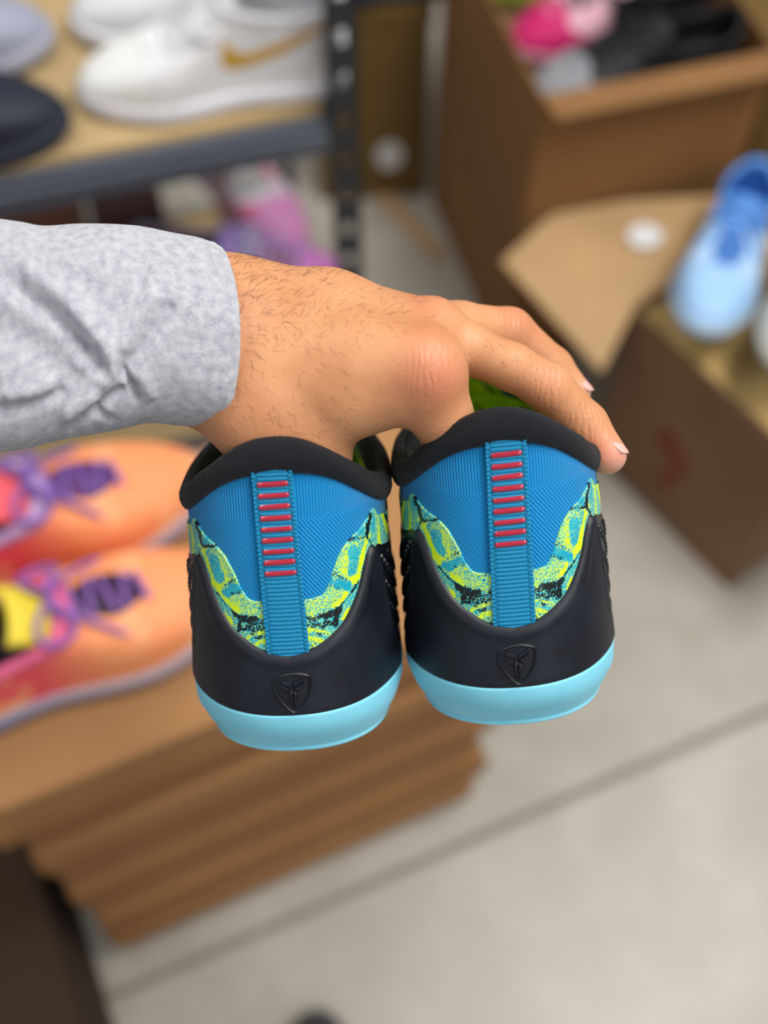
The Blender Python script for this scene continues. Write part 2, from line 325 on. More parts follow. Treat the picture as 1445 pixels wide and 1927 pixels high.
def hero(name, label, M, o, mir):
    sh = HERO; root = empty(name, label, 'sneaker', 'pair of blue and black sneakers held by the hand', mat4(M, o))
    A = arcs(sh); na = len(A)
    # outsole
    zs = sh.zs(A)[:, None]; rows = [(-3.7, 'c'), (-3.7, -6), (-3.7, -.5), (-3.2, .5), (-2.3, 1.0), (-1.8, .6), (-1.2, 1.1), (1, 1.3), (5, 1.3), (9, 1.7), (12, 2.0)]
    P = [sh.S(A, 0 * A - 3.7, -20 + 0 * A) * np.array([.25, 1, 1])] + [sh.S(A, np.full(na, z), off) for z, off in rows[1:]]
    P += [sh.S(A, zs[:, 0] - 1.0, 2.3), sh.S(A, zs[:, 0], 2.3), sh.S(A, zs[:, 0] + .35, 1.9), sh.S(A, zs[:, 0] + .2, -2)]
    P = np.stack(P, 1); b = MB(); b.grid(P * MM, uvof(P)); os_ = b.done('outsole', M_SOLE, root)
    # seam nick at the back and tiny moulded marks
    b = MB(); b.grid(np.stack([np.stack([sh.S(np.array([x + mir * 0]), np.array([z]), h + 1.6)[0] for z in np.linspace(14.2, 16.2, 4)]) for x, h in ((-.25, .35), (0, .62), (.25, .35))]) * MM)
    b.done('mould_seam', M_SOLE, os_)
    b = MB()
    for k in range(26):
        a = mir * (62 + (k % 9) * 1.5); z = 9.5 + (k // 9) * 1.1 + .3 * math.sin(k * 2.3); c = sh.S(np.array([a]), np.array([z]), 1.9)[0]; b.box((c - .22) * MM, (c + .22) * MM)
    tag(b.done('moulded_marks', M_SOLE, os_, smooth=False), kind='stuff')
    # knit upper
    v = np.linspace(0, 1, 46)[None]; zt = (cv(C_L, A) + 1.5)[:, None]; Z = (zs - 1) + (zt - zs + 1) * v
    P = sh.S(A[:, None] + 0 * Z, Z); b = MB(); b.grid(P * MM, uvof(P)); b.done('knit_upper', M_KNIT, root)
    # printed film overlay
    A2 = np.concatenate([np.arange(-180, -92, 1.), np.arange(-92, 92, .42), np.arange(92, 181, 1.)]); zs2 = sh.zs(A2)[:, None]; ze = cv(C_E, A2)[:, None]
    v = np.concatenate([np.linspace(0, 1, 110), [1.0]])[None]; Z = zs2 - .5 + (ze - zs2 + .5) * v; off = np.full(Z.shape, .75); off[:, -1] = 0
    P = sh.S(A2[:, None] + 0 * Z, Z, off); b = MB(); b.grid(P * MM, uvof(P))
    pat = pattern(A2[:, None] + 0 * Z, Z, mir); b.done('printed_overlay', M_PRINT, root, colattr={'pattern': pat.reshape(-1, 3)})
    # textured side shells
    for sgn in (-1, 1):
        A3 = sgn * np.concatenate([np.arange(54, 100, 1.), np.arange(100, 179, 2.)]); z3 = cv(C_P, A3)[:, None]; zz = sh.zs(A3)[:, None]; v = np.linspace(0, 1, 30)[None]
        Z = zz - .5 + (z3 - zz + .5) * v; off = np.full(Z.shape, 1.3); off[:, -1] = .5; P = sh.S(A3[:, None] + 0 * Z, Z, off); b = MB(); U = uvof(P); U[..., 0] = A3[:, None] * .62
        b.grid(P * MM, U, flip=sgn < 0); sd_ = b.done('side_shell', M_PANEL, root); b = MB()
        for row in range(9):                                      # raised beads in slanting rows
            for k in range(12):
                aa = 62.5 + k * 3.4; z = 69 - row * 7.2 - k * 2.35 + (row % 2) * .6
                if z > float(cv(C_P, aa)) - 2 or z < sh.zs(aa) + 2.5 or (aa < 70 and z < float(np.interp(aa, [60, 62, 66, 72], [66, 60, 48, 36])) - 2 and False): continue
                ring = [(0, 0, 2.25), (.55, .85, 2.0), (.9, 1.25, 1.3)]; V = [sh.S(np.array([sgn * aa]), np.array([z]), 2.25)[0]]
                for ra, rz, of in ring[1:]:
                    for q in range(6): V.append(sh.S(np.array([sgn * (aa + ra / .62 * math.cos(q * math.pi / 3))]), np.array([z + rz * math.sin(q * math.pi / 3)]), of)[0])
                b.raw(np.array(V) * MM, [[0, 1 + q, 1 + (q + 1) % 6] for q in range(6)] + [[1 + q, 7 + q, 7 + (q + 1) % 6, 1 + (q + 1) % 6] for q in range(6)])
        tag(b.done('raised_bead', M_PANEL, sd_), kind='stuff')
    # heel clip
    A4 = np.arange(-86, 86.1, .7); zk = cv(C_K, A4)[:, None]; zz = sh.zs(A4)[:, None]
    hh = np.maximum(zk - zz, .3); vs = np.concatenate([[0], np.linspace(.02, 1, 60)])[None]; Z = zz + hh * vs - .1
    d = (1 - vs) * hh; gx = np.gradient(cv(C_K, A4), A4 * .62)[:, None]; d = d / np.sqrt(1 + gx ** 2)
    off = .4 + 1.9 * np.sqrt(np.clip(1 - (1 - np.clip(d / 2.2, 0, 1)) ** 2, 0, 1)) * np.clip((88 - np.abs(A4)) / 12, .3, 1)[:, None]
    off[:, 0] = .2; off += .35 * np.exp(-((d - 3.2) / 1.6) ** 2)
    P = sh.S(A4[:, None] + 0 * Z, Z, off); b = MB(); b.grid(P * MM, uvof(P)); b.done('heel_clip', M_CLIP, root)
    emblem(sh, root, M_CLIP)
    # heel tab webbing with real ribs
    zt = np.arange(37.4, 101.5, .16); wob = mir * 1.0 * ((zt - 40) / 60) ** 1.0; c0 = mir * (-.0) + .6 * 0 + mir * (.3 + 2.0 * (zt - 38) / 62)
    w = np.concatenate([[-1, -.99], np.linspace(-.96, -.80, 4), np.linspace(-.76, .76, 20), np.linspace(.80, .96, 4), [.99, 1]]); hw = 9.2
    Z = np.broadcast_to(zt[None], (len(w), len(zt))); Ph = c0[None] + w[:, None] * hw
    edge = (np.abs(w) > .78)[:, None]; rib = np.abs(np.sin(np.pi * zt / 1.42 + 0 * Ph)) ** .7; rib2 = np.abs(np.sin(np.pi * zt / 1.42 + 1.2 + 0 * Ph))
    off = 1.35 + np.where(edge, .28 * rib2 + .25, .38 * rib) - .3 * (np.abs(np.abs(w) - .79) < .05)[:, None]
    off[0] = .1; off[-1] = .1; Z = np.maximum(Z, cv(C_K, Ph) - .5); P = sh.S(Ph, Z, off); b = MB(); b.grid(P * MM, uvof(P)); tab = b.done('heel_tab', M_WEB, root)
    b = MB()                                                     # stitches down both edges of the tab
    for s in (-.78, .78):
        for z in np.arange(39.5, 99, 2.3):
            cc = mir * (.3 + 2.0 * (z - 38) / 62); q = sh.S(np.full(4, cc + s * hw), np.linspace(z, z + 1.6, 4), np.array([1.5, 1.85, 1.85, 1.5])); b.tube(q * MM, .16 * MM, 5)
    tag(b.done('stitching', M_THREAD, tab), kind='stuff')
    for k in range(9):                                           # nine raised red bars
        z = 95.6 - k * 3.66; cc = mir * (.3 + 2.0 * (z - 38) / 62); b = MB(); n1, n2 = 27, 9; w = np.linspace(-1, 1, n1); L = 6.9
        s = np.sign(w) * (1 - (1 - np.abs(w)) ** 1.6); t = np.linspace(-1, 1, n2); Wd, H = 4.5, .95
        X_ = s[:, None] * Wd; endx = np.clip((np.abs(X_) - (Wd - H)) / H, 0, 1); zr = H * np.sqrt(1 - endx ** 2) * t[None]
        rr = np.clip(1 - np.maximum(np.abs(t[None]), endx) ** 3, 0, 1); off = 1.55 + .62 * rr
        Ph = cc + X_ / Wd * L; P = sh.S(Ph, z + zr + mir * 0.0 + X_ * .03, off); b.grid(P * MM); b.done('red_bar', M_BAR, tab)
    # collar roll + lining
    zl = cv(C_L, A)[:, None]; ztp = cv(C_T, A)[:, None]; h = ztp - zl
    prof = [(0, .1, -.6), (0, 1.0, -.3), (.12, 2.0, 0), (.35, 2.7, 0), (.6, 2.6, 0), (.82, 1.7, 0), (.95, .4, 0), (1, -1.1, 0), (.97, -2.6, 0), (.85, -3.6, 0), (.6, -4.3, 0), (.2, -4.4, 0), (0, -4.2, -3)]
    P = np.stack([sh.S(A, (zl + h * f)[:, 0] + dz, of) for f, of, dz in prof], 1); m_ = np.abs(A) <= 142; b = MB(); b.grid(P[m_] * MM, uvof(P)[m_]); b.done('collar', M_COLLAR, root)
    v = np.linspace(0, 1, 14)[None]; Z = 20 + (zl - 2 - 20) * v; P = sh.S(A[:, None] + 0 * Z, Z, -4.1); m_ = np.abs(A) <= 104; b = MB(); b.grid(P[m_] * MM, uvof(P)[m_], flip=True); b.done('lining', M_COLLAR, root)
    for m_ in (A <= -102, A >= 102):
        b = MB(); b.grid(P[m_] * MM, uvof(P)[m_], flip=True); q_ = P[m_].reshape(-1, 3); b.done('inner_quarter', M_PRINT, root, colattr={'pattern': np.stack([.8 + .5 * np.sin(q_[:, 1] * .13 + q_[:, 2] * .1), .9 * (np.sin(q_[:, 2] * .3 - q_[:, 1] * .2) > .85), 0 * q_[:, 0]], -1)})
    P = np.stack([sh.S(A, np.full(na, 21.), -4) * np.array([s, 1, 1]) for s in (1, .5, 0)], 1); b = MB(); b.grid(P * MM, uvof(P), flip=True); b.done('insole', M_PRINT, root, colattr={'pattern': np.tile([.8, .1, 0], (na * 3, 1))})
    # tongue
    X_ = np.linspace(-1, 1, 41)[:, None]; t = np.linspace(0, 1, 34)[None]
    yy = 178 - 64 * t + 10 * X_ ** 2 * (1 - t) - 14 * X_ ** 2 * t; zz = 62 + 56 * t ** .9 - 9 * X_ ** 2; xx = X_ * (24 + 5 * np.sin(t * 3)); P0 = np.stack([xx + 0 * t, yy, zz], -1)
    b = MB(); P1 = P0 + np.array([0, -3.2, -2.2]); rim = np.concatenate([P0, P1[:, ::-1]], 1); UVt = np.stack([np.broadcast_to(X_ * 60, rim.shape[:2]), np.broadcast_to(np.concatenate([t, t[:, ::-1]], 1) * 60, rim.shape[:2])], -1)
    b.grid(rim * MM, UVt); b.grid(np.stack([P0[0], P1[0]], 1) * MM); b.grid(np.stack([P0[-1], P1[-1]], 1) * MM)
    nn = rim.shape[0] * rim.shape[1]; a_, z_ = rim[..., 0].ravel() * 1.7, rim[..., 2].ravel(); pp = np.stack([.95 + .25 * np.sin(a_ * .22) * np.sin(z_ * .19), .8 * (np.sin(a_ * .3 + z_ * .35) > .9) * 1., 0 * a_], -1)
    pp = np.concatenate([pp, np.tile([.8, .1, 0], (4 * 34, 1))]); b.done('tongue', M_PRINT, root, colattr={'pattern': pp})
    for k in range(6):                                            # lace bars over the vamp
        y = 150 + k * 14; xs = np.linspace(-20 + k, 20 - k, 15); b = MB(); b.tube(np.array([(x, y + .06 * abs(x) - 1.5, sh.vamp(x, y) + 2.2) for x in xs]) * MM, 1.6 * MM, 8)
        b.done('lace', M_KNIT, root)
    return root
MR, OR = [[.9954, .0228, -.0931], [.0444, .7511, .6587], [.0849, -.6598, .7466]], [.0466, .1427, 1.1693]
ML, OL = [[.9986, -.026, -.0463], [.0498, .7596, .6485], [.0184, -.6499, .7598]], [-.0297, .1348, 1.1643]
hero('sneaker', 'blue knit low-top held by the thumb, whose collar sits directly below the grey cuff', ML, OL, -1)
hero('sneaker', 'blue knit low-top held by the index finger, two fingers draped over its collar', MR, OR, 1)


# ---------------------------------------------------------------- the person: forearm, hand, sleeve
# built in millimetres in a frame at the phone's own position: x right, y up, z towards the viewer
RC = np.stack([VX, VU, -VF], 1); PERSON = mat4(RC, CAMP)
def K(px, py, d): return np.array([(px - 722.5) / FPX * d, (963.5 - py) / FPX * d, -d])
person = empty('person', "person's outstretched arm in heather grey sleeve, hand hooked into two sneaker collars", 'person', mw=PERSON)
def skin_mat():
    n = NT('skin'); at = n.attr('tone'); o = n.obj(); c = n.mix(n.ramp(n.noise(o, 45, 3), .35, .65), lin('bd8158'), lin('ca9066'))
    c = n.mix(n.math('MULTIPLY', at[0], .75), c, lin('cc6f5c')); c = n.mix(at[1], c, lin('dda7a0'))
    fr = n.noise(o, 420, 2); c = n.mix(n.math('MULTIPLY', n.ramp(fr, .68, .78), .25), c, lin('a4684c')); n.base(c)
    n.par(Roughness=.5, Specular_IOR_Level=.35, Subsurface_Weight=.12, Subsurface_Radius=(.008, .003, .0015), Subsurface_Scale=.6)
    vo = n.node('ShaderNodeTexVoronoi'); vo.inputs['Scale'].default_value = 1050; n.set(vo.inputs['Vector'], o)
    w = n.node('ShaderNodeTexWave'); w.inputs['Scale'].default_value = 150; w.inputs['Distortion'].default_value = 6; w.inputs['Detail'].default_value = 2; n.set(w.inputs['Vector'], o)
    h = n.math('ADD', n.math('MULTIPLY', vo.outputs['Distance'], .5), n.math('MULTIPLY', n.noise(o, 260, 4), 1.4))
    h = n.math('ADD', h, n.math('MULTIPLY', w.outputs['Fac'], n.math('MULTIPLY', at[2], 1.6))); n.bump(h, .00022, .55); return n.m
M_SKIN = skin_mat()
def cone(P, a, ra, b, rb):
    a, b = np.asarray(a, np.float32), np.asarray(b, np.float32); d = b - a; t = np.clip(((P - a) @ d) / (d @ d), 0, 1)
    q = P - a - t[..., None] * d; return np.sqrt((q * q).sum(-1)) - (ra + (rb - ra) * t)
def smin(a, b, k):
    h = np.clip(.5 + .5 * (b - a) / k, 0, 1); return b + (a - b) * h - k * h * (1 - h)
PALM = [  # metacarpals, thenar, web
 ((250, 590, 398), 20, (430, 612, 402), 23), ((250, 680, 398), 17, (430, 690, 398), 20), ((250, 640, 396), 21, (420, 655, 393), 21),
 ((420, 640, 398), 25, (560, 640, 398), 21), ((430, 600, 403), 20.5, (620, 598, 404), 15.5), ((620, 598, 404), 15.5, (800, 622, 402), 10.5),
 ((450, 650, 396), 19, (808, 630, 392), 11.8), ((450, 695, 391), 19.5, (640, 700, 386), 16.5), ((640, 700, 386), 16.0, (796, 697, 380), 12.3),
 ((440, 620, 418), 17, (765, 640, 425), 11.5), ((450, 690, 410), 16, (700, 680, 408), 12),
 ((300, 680, 396), 15, (430, 718, 395), 16.5), ((430, 718, 395), 16.5, (497, 784, 389), 16.8), ((690, 678, 384), 15.0, (788, 688, 380), 12.6), ((650, 742, 386), 11.5, (778, 735, 383), 9.6), ((497, 784, 389), 16.8, (575, 832, 391), 13.0), ((520, 745, 388), 17, (650, 745, 386), 12.5), ((650, 745, 386), 12.5, (742, 738, 383), 9.2)]
FINGERS = {
 'thumb': [((560, 822, 391), 13.0, (592, 870, 397), 11.5), ((592, 870, 397), 11.5, (612, 935, 410), 10.2), ((612, 935, 410), 10.2, (612, 985, 428), 8.6)],
 'index': [((796, 698, 380), 12.3, (829, 778, 386), 10.3), ((829, 778, 386), 10.3, (858, 850, 398), 9.6), ((858, 850, 398), 9.6, (858, 905, 412), 8.7), ((858, 905, 412), 8.7, (850, 950, 426), 7.6)],
 'middle': [((812, 626, 392), 11.4, (880, 657, 392), 8.6), ((880, 657, 392), 8.6, (962, 690, 398), 7.9), ((962, 690, 398), 7.9, (1032, 730, 403), 8.3), ((1032, 730, 403), 8.3, (1100, 800, 407), 7.9), ((1100, 800, 407), 7.9, (1142, 856, 405), 6.8)],
 'ring': [((795, 620, 410), 11, (865, 618, 420), 9.4), ((865, 618, 420), 9.4, (958, 625, 431), 8.8), ((958, 625, 431), 8.8, (1038, 692, 437), 7.6), ((1038, 692, 437), 7.6, (1078, 738, 437), 6.6)],
 'pinky': [((765, 640, 425), 10.5, (860, 650, 446), 8.2), ((860, 650, 446), 8.2, (930, 670, 456), 7.4), ((930, 670, 456), 7.4, (990, 705, 460), 6.2)]}
RIDGES = [((520, 610, 381), 2.0, (700, 640, 378.5), 2.2), ((700, 640, 377.6), 2.3, (800, 684, 369.6), 3.0), ((520, 600, 389), 2.0, (800, 604, 387), 2.6), ((560, 565, 393), 1.8, (780, 585, 396), 2.4),
          ((600, 700, 372.5), 1.2, (690, 668, 375), 1.0)]
KNUCK = [((815, 702, 368), 9.5, .62), ((818, 592, 392), 8, .55), ((1030, 715, 396), 6, .3), ((790, 800, 375), 6, .3), ((1145, 850, 398), 7, .5), ((960, 600, 428), 9, .35), ((470, 820, 380), 14, .15)]
def hand_field(P):
    kk = lambda c: (K(*c[0]), c[1], K(*c[2]), c[3])
    f = None
    for c in PALM: v = cone(P, *kk(c)); f = v if f is None else smin(f, v, 7)
    for c in RIDGES: f = smin(f, cone(P, *kk(c)), 3.2)
    kn = cone(P, K(786, 688, 377), 8.2, K(812, 706, 378), 8.6); f = smin(f, kn, 7)
    out = f
    for nme, ch in FINGERS.items():
        g = None
        for c in ch: v = cone(P, *kk(c)); g = v if g is None else smin(g, v, 2.5)
        out = np.minimum(out, smin(f, g, {'thumb': 9, 'index': 5}.get(nme, 3.5)))
    return out
def surface_nets(lo, hi, h, field):
    ax = [np.arange(lo[i], hi[i], h, dtype=np.float32) for i in range(3)]; n = [len(a) for a in ax]; G = np.empty(n, np.float32)
    for i in range(0, n[0], 12):
        P = np.stack(np.meshgrid(ax[0][i:i+12], ax[1], ax[2], indexing='ij'), -1); G[i:i+12] = field(P)
    s = G < 0; c = [s[i:n[0]-1+i, j:n[1]-1+j, k:n[2]-1+k] for i in (0, 1) for j in (0, 1) for k in (0, 1)]
    tot = sum(x.astype(np.int8) for x in c); act = (tot > 0) & (tot < 8); idx = np.full(act.shape, -1); cells = np.argwhere(act); idx[act] = np.arange(len(cells))
    acc = np.zeros((len(cells), 3)); cnt = np.zeros(len(cells)); cor = [(i, j, k) for i in (0, 1) for j in (0, 1) for k in (0, 1)]
    for a in range(8):
        for b in range(a + 1, 8):
            d = np.abs(np.subtract(cor[a], cor[b])).sum()
            if d != 1: continue
            ca, cb = np.array(cor[a]), np.array(cor[b]); ia, ib = cells + ca, cells + cb; ga, gb = G[ia[:, 0], ia[:, 1], ia[:, 2]], G[ib[:, 0], ib[:, 1], ib[:, 2]]
            m = (ga < 0) != (gb < 0); t = np.where(m, ga / np.where(m, ga - gb, 1), 0)[:, None]; acc += np.where(m[:, None], ca + (cb - ca) * t, 0); cnt += m
    V = (cells + acc / cnt[:, None]) * h + np.array([a[0] for a in ax]); Fq = []
    for d in range(3):
        e = [0, 0, 0]; e[d] = 1; u, w = [q for q in range(3) if q != d]
        A = s[:-1, :-1, :-1]; B = s[e[0]:n[0]-1+e[0], e[1]:n[1]-1+e[1], e[2]:n[2]-1+e[2]]; ch = np.argwhere(A != B); ch = ch[(ch[:, u] > 0) & (ch[:, w] > 0)]
        def I(du, dw): q = ch.copy(); q[:, u] -= du; q[:, w] -= dw; return idx[q[:, 0], q[:, 1], q[:, 2]]
        quad = np.stack([I(0, 0), I(1, 0), I(1, 1), I(0, 1)], 1); ok = (quad >= 0).all(1); quad = quad[ok]; ins = s[ch[:, 0], ch[:, 1], ch[:, 2]][ok]
        flip = ins if d != 1 else ~ins; quad[flip] = quad[flip][:, ::-1]; Fq.append(quad)
    return V, np.concatenate(Fq)
HV, HF = surface_nets((-92, 2, -475), (86, 96, -345), .95, hand_field)
e_ = .4; HN = np.stack([hand_field((HV + np.eye(3)[i] * e_).astype(np.float32)) - hand_field((HV - np.eye(3)[i] * e_).astype(np.float32)) for i in range(3)], -1); HN /= np.linalg.norm(HN, axis=1)[:, None] + 1e-9
tone = np.zeros((len(HV), 3))
for c, r, w in KNUCK: tone[:, 0] = np.maximum(tone[:, 0], w * np.exp(-((HV - K(*c)) ** 2).sum(1) / (1.6 * r * r)))
for c in ((1165, 872, 402), (1100, 750, 435)): tone[:, 1] = np.maximum(tone[:, 1], .5 * np.exp(-((HV - K(*c)) ** 2).sum(1) / 40))
for c in ((1030, 720, 394), (812, 697, 368), (1100, 790, 400), (945, 605, 425)): tone[:, 2] = np.maximum(tone[:, 2], np.exp(-((HV - K(*c)) ** 2).sum(1) / 60))
V2 = np.concatenate([HV * MM]); hand = mesh_obj('forearm_and_hand', V2, HF, M_SKIN, person, colattr={'tone': tone})
bm = bmesh.new(); bm.from_mesh(hand.data); bmesh.ops.recalc_face_normals(bm, faces=bm.faces); bm.to_mesh(hand.data); bm.free()
# fingernails
M_NAIL = simple('fingernail', 'dfa8a0', .35, .04, 80, spec=.5)
def nail(c, along, normal, L=11, Wn=9.5, r=6.6):
    al = np.array(along, float); al /= np.linalg.norm(al); nr = np.array(normal, float); nr -= al * (nr @ al); nr /= np.linalg.norm(nr); sd = np.cross(al, nr); c = K(*c)
    u = np.linspace(-1, 1, 13)[:, None]; v = np.linspace(-1, 1, 13)[None]; rr = np.clip(1 - np.abs(u) ** 4, 0, 1) ** .42; th = v * (Wn / 2 / r) * rr
    P = c + al * (u * L / 2)[..., None] + sd * (np.sin(th) * r)[..., None] + nr * ((np.cos(th) - 1) * r - .12 * (u > .7) + .0 * v)[..., None]
    b = MB(); b.grid(P * MM); b.grid((P - nr * .5) * MM, flip=True)
    o = b.done('fingernail', M_NAIL, hand)
def nail_on(c, along, normal, r, **kw):
    al = np.array(along, float); al /= np.linalg.norm(al); nr = np.array(normal, float); nr -= al * (nr @ al); nr /= np.linalg.norm(nr); p = K(*c) + nr * (r - .15)
    nail((p[0] / -p[2] * FPX + 722.5, 963.5 - p[1] / -p[2] * FPX, -p[2]), along, nr, r=r, **kw)
nail_on((1137, 850, 405), K(1142, 856, 405) - K(1100, 800, 407), (.80, .56, .38), 6.9, L=11, Wn=10)
nail_on((1075, 734, 437), K(1078, 738, 437) - K(1038, 692, 437), (.76, .6, .3), 6.7, L=11, Wn=10)
# arm hair
def hairs():
    b = MB(); x, y = HV[:, 0], HV[:, 1]; px = x / -HV[:, 2] * FPX + 722.5; py = 963.5 - y / -HV[:, 2] * FPX
    dens = np.exp(-((px - 470) / 150) ** 2) * (.45 + 1.0 * np.exp(-((py - 560) / 90) ** 2)) + .55 * np.exp(-((px - 720) / 80) ** 2 - ((py - 590) / 30) ** 2) + .8 * np.exp(-((px - 940) / 45) ** 2 - ((py - 665) / 20) ** 2)
    dens *= (HN[:, 2] > .15) & (px > 425) & (px < 1010) & (py < 835); pr = dens / dens.sum(); ids = RNG.choice(len(HV), 520, False, pr)
    for i in ids:
        n = HN[i]; p = HV[i]; g = np.array([.35 + .5 * RNG.random(), (.9 if py[i] < 600 else -.8) + .5 * RNG.normal(), .1]); g -= n * (g @ n); g /= np.linalg.norm(g); L = RNG.uniform(1.6, 5.5) * (1 if px[i] < 640 else .6)
        sdv = np.cross(n, g) * RNG.normal() * .35; t = np.linspace(0, 1, 5)[:, None]; pts = p + g * L * t + sdv * L * t ** 2 + n * (.1 + .9 * t * (1 - .7 * t)) * min(1, L / 4)
        b.tube(pts * MM, np.linspace(.038, .016, 5) * MM, 3)
    return tag(b.done('arm_hair', simple('dark_brown_hair', '3a2519', .5), hand), kind='stuff')
hairs()
# sleeve of heather knit: rings along the forearm
def sleeve_mat():
    n = NT('heather_grey_knit'); u, v = n.uv(); cv_ = n.node('ShaderNodeCombineXYZ'); n.set(cv_.inputs[0], n.math('MULTIPLY', u, 1.5)); n.set(cv_.inputs[1], n.math('MULTIPLY', v, 3.6))
    a = n.noise(cv_.outputs[0], 1.7, 3, .7); b = n.noise(n.uvv(), .30, 3)
    f = n.math('ADD', a, n.math('MULTIPLY', n.math('SUBTRACT', b, .5), .22)); n.base(n.mix(n.ramp(f, .40, .60), lin('82869a'), lin('f6f6fa')))
    rib = n.math('ADD', n.math('SINE', n.math('MULTIPLY', v, 13.)), n.math('SINE', n.math('MULTIPLY', u, 10.))); n.par(Roughness=.85, Specular_IOR_Level=.15, Sheen_Weight=.3)
    n.bump(n.math('ADD', rib, n.math('MULTIPLY', a, 2)), .00016, .8); return n.m
M_SLV = sleeve_mat()
def sleeve():
    nu, nv = 300, 230; s = np.linspace(0, 1, nu); X0 = -90 + 495 * s
    top = spline([-90, 0, 40, 80, 150, 250, 330, 375, 405], [405, 413, 419, 425, 420, 424, 438, 448, 461], X0)
    bot = spline([-90, 0, 60, 120, 200, 230, 280, 340, 395, 405], [866, 850, 842, 828, 812, 806, 796, 802, 804, 803], X0)
    dep = spline([-90, 405], [372, 397], X0); th = np.linspace(np.pi, 3 * np.pi, nv, endpoint=False)
    # front bulge of the opening: ring leans so that its near side reaches furthest along the hand
    lean = 44 * np.clip((X0 - 120) / 285, 0, 1) ** 1.2
    TH = th[None]; cyl = np.cos(TH); sy = np.sin(TH)      # sy=1 top, cyl=1 near side
    py = ((top + bot) / 2)[:, None] - ((bot - top) / 2)[:, None] * sy
    px = X0[:, None] + lean[:, None] * (np.maximum(cyl, 0) ** 1.1 - .5 * np.maximum(-cyl, 0)); dd = dep[:, None] - 31.0 * np.sign(cyl) * np.abs(cyl) ** .62
    # folds pressed into / pushed out of the near side, mm
    h = np.zeros_like(px)
    def fold(pts, w, amp):
        nonlocal h
        d = np.full(px.shape, 1e9)
        for a, b in zip(pts[:-1], pts[1:]):
            a, b = np.array(a, float), np.array(b, float); q = b - a; t = np.clip(((px - a[0]) * q[0] + (py - a[1]) * q[1]) / (q @ q), 0, 1); d = np.minimum(d, np.hypot(px - a[0] - t * q[0], py - a[1] - t * q[1]))
        h += amp * np.exp(-(d / w) ** 2)
    fold([(10, 520), (60, 560), (110, 600), (150, 645), (185, 690)], 20, -2.6); fold([(0, 620), (60, 650), (120, 700)], 45, -2.2); fold([(60, 520), (130, 570), (190, 640), (215, 690)], 22, 2.2)
    fold([(320, 580), (290, 620), (262, 665), (232, 690)], 12, -1.8); fold([(290, 560), (262, 610), (238, 650)], 14, 1.6); fold([(232, 700), (250, 728), (258, 748)], 8, -1.9); fold([(262, 700), (285, 740)], 14, 1.2)
    fold([(225, 735), (190, 760), (160, 785), (130, 810)], 9, -2.2); fold([(170, 750), (130, 780)], 16, 1.6); fold([(180, 775), (215, 790)], 7, -1.5); fold([(262, 530), (272, 500), (275, 480)], 10, -1.0)
    fold([(0, 775), (60, 765), (110, 745)], 12, -1.5); fold([(20, 740), (90, 725)], 14, 1.3); fold([(60, 480), (130, 490), (200, 480)], 40, 1.2); fold([(150, 690), (200, 720)], 18, 1.2)
    h += .35 * np.sin(px * .031 + py * .017) + .25 * np.sin(px * .02 - py * .043)
    h *= 1.45 * np.clip(.25 + cyl, 0, 1)
    seam = 1.0 * np.exp(-((X0 - 398) / 5) ** 2)[:, None]; h = h + seam * .4
    cy = (top + bot)[:, None] / 2; P = np.stack([(px - 722.5) / FPX * dd, (963.5 - py) / FPX * dd, -dd], -1)
    C = np.stack([(X0 - 722.5) / FPX * dep, (963.5 - (top + bot) / 2) / FPX * dep, -dep], -1)[:, None]; N = P - C; N[..., 0] *= .2; N /= np.linalg.norm(N, axis=-1, keepdims=True); P = P + N * h[..., None]
    uv = np.stack([np.broadcast_to((th * 32)[None], px.shape), np.broadcast_to((X0 * .19)[:, None], px.shape)], -1)
    ends = [P[-1] + (C[-1] - P[-1]) * f + np.array([dx, 0, 0]) for f, dx in ((.012, .7), (.035, .85), (.06, .5), (.075, -.6), (.075, -14))]
    PP = np.concatenate([P, np.stack(ends)]); uv = np.concatenate([uv] + [uv[-1:] + np.array([0, .5 * (k + 1)]) for k in range(5)])
    b = MB(); b.grid(np.swapaxes(PP, 0, 1) * MM, np.swapaxes(uv, 0, 1), wrap=True); return b.done('sleeve', M_SLV, person)
sleeve()

# ---------------------------------------------------------------- stock room behind
def at(px, py, z=0.):      # world point on the plane z that the phone saw at this pixel
    r = VF + (px - 722.5) / FPX * VX + (963.5 - py) / FPX * VU; return CAMP + r * (z - HCAM) / r[2]
def card(name, c, var=.1):
    n = NT(name); o = n.obj(); f = n.noise(o, 6, 4); mp = n.node('ShaderNodeMapping'); mp.inputs['Scale'].default_value = (2, 2, 60); n.set(mp.inputs['Vector'], o)
    g = n.noise(mp.outputs[0], 3, 3); c = lin(c)
    n.base(n.mix(n.ramp(n.math('ADD', f, n.math('MULTIPLY', g, .5)), .5, 1.0), tuple(v * (1 - var) for v in c[:3]) + (1,), tuple(min(1, v * (1 + var)) for v in c[:3]) + (1,)))
    n.par(Roughness=.8, Specular_IOR_Level=.2); n.bump(g, .0005, .5); return n.m
M_CARD = card('brown_cardboard', 'a5794f'); M_CARD2 = card('tan_cardboard', 'b8966c'); M_CARDD = card('dark_cardboard', '80624a'); M_GOLD = card('olive_cardboard', '6e5830'); M_CARDA = card('dimmed_brown_cardboard', '8a643e'); M_OCH = card('yellow_kraft', 'c9a86c')  # M_CARDA: light fall-off at the large open carton is put into its darker brown
M_CARDS = [card('carton_brown', '9c6f46'), card('carton_tan', 'a87a50'), card('carton_red_brown', '926442')]
M_STEEL = simple('dark_painted_steel', '4c525f', .38, .05, 30, spec=.5); M_POST = simple('black_painted_steel', '202329', .4, .05, 30, spec=.5)
M_BOARD = card('particle_board', 'b39a70'); M_WHITE = simple('white_label', 'dedede', .6, .02)

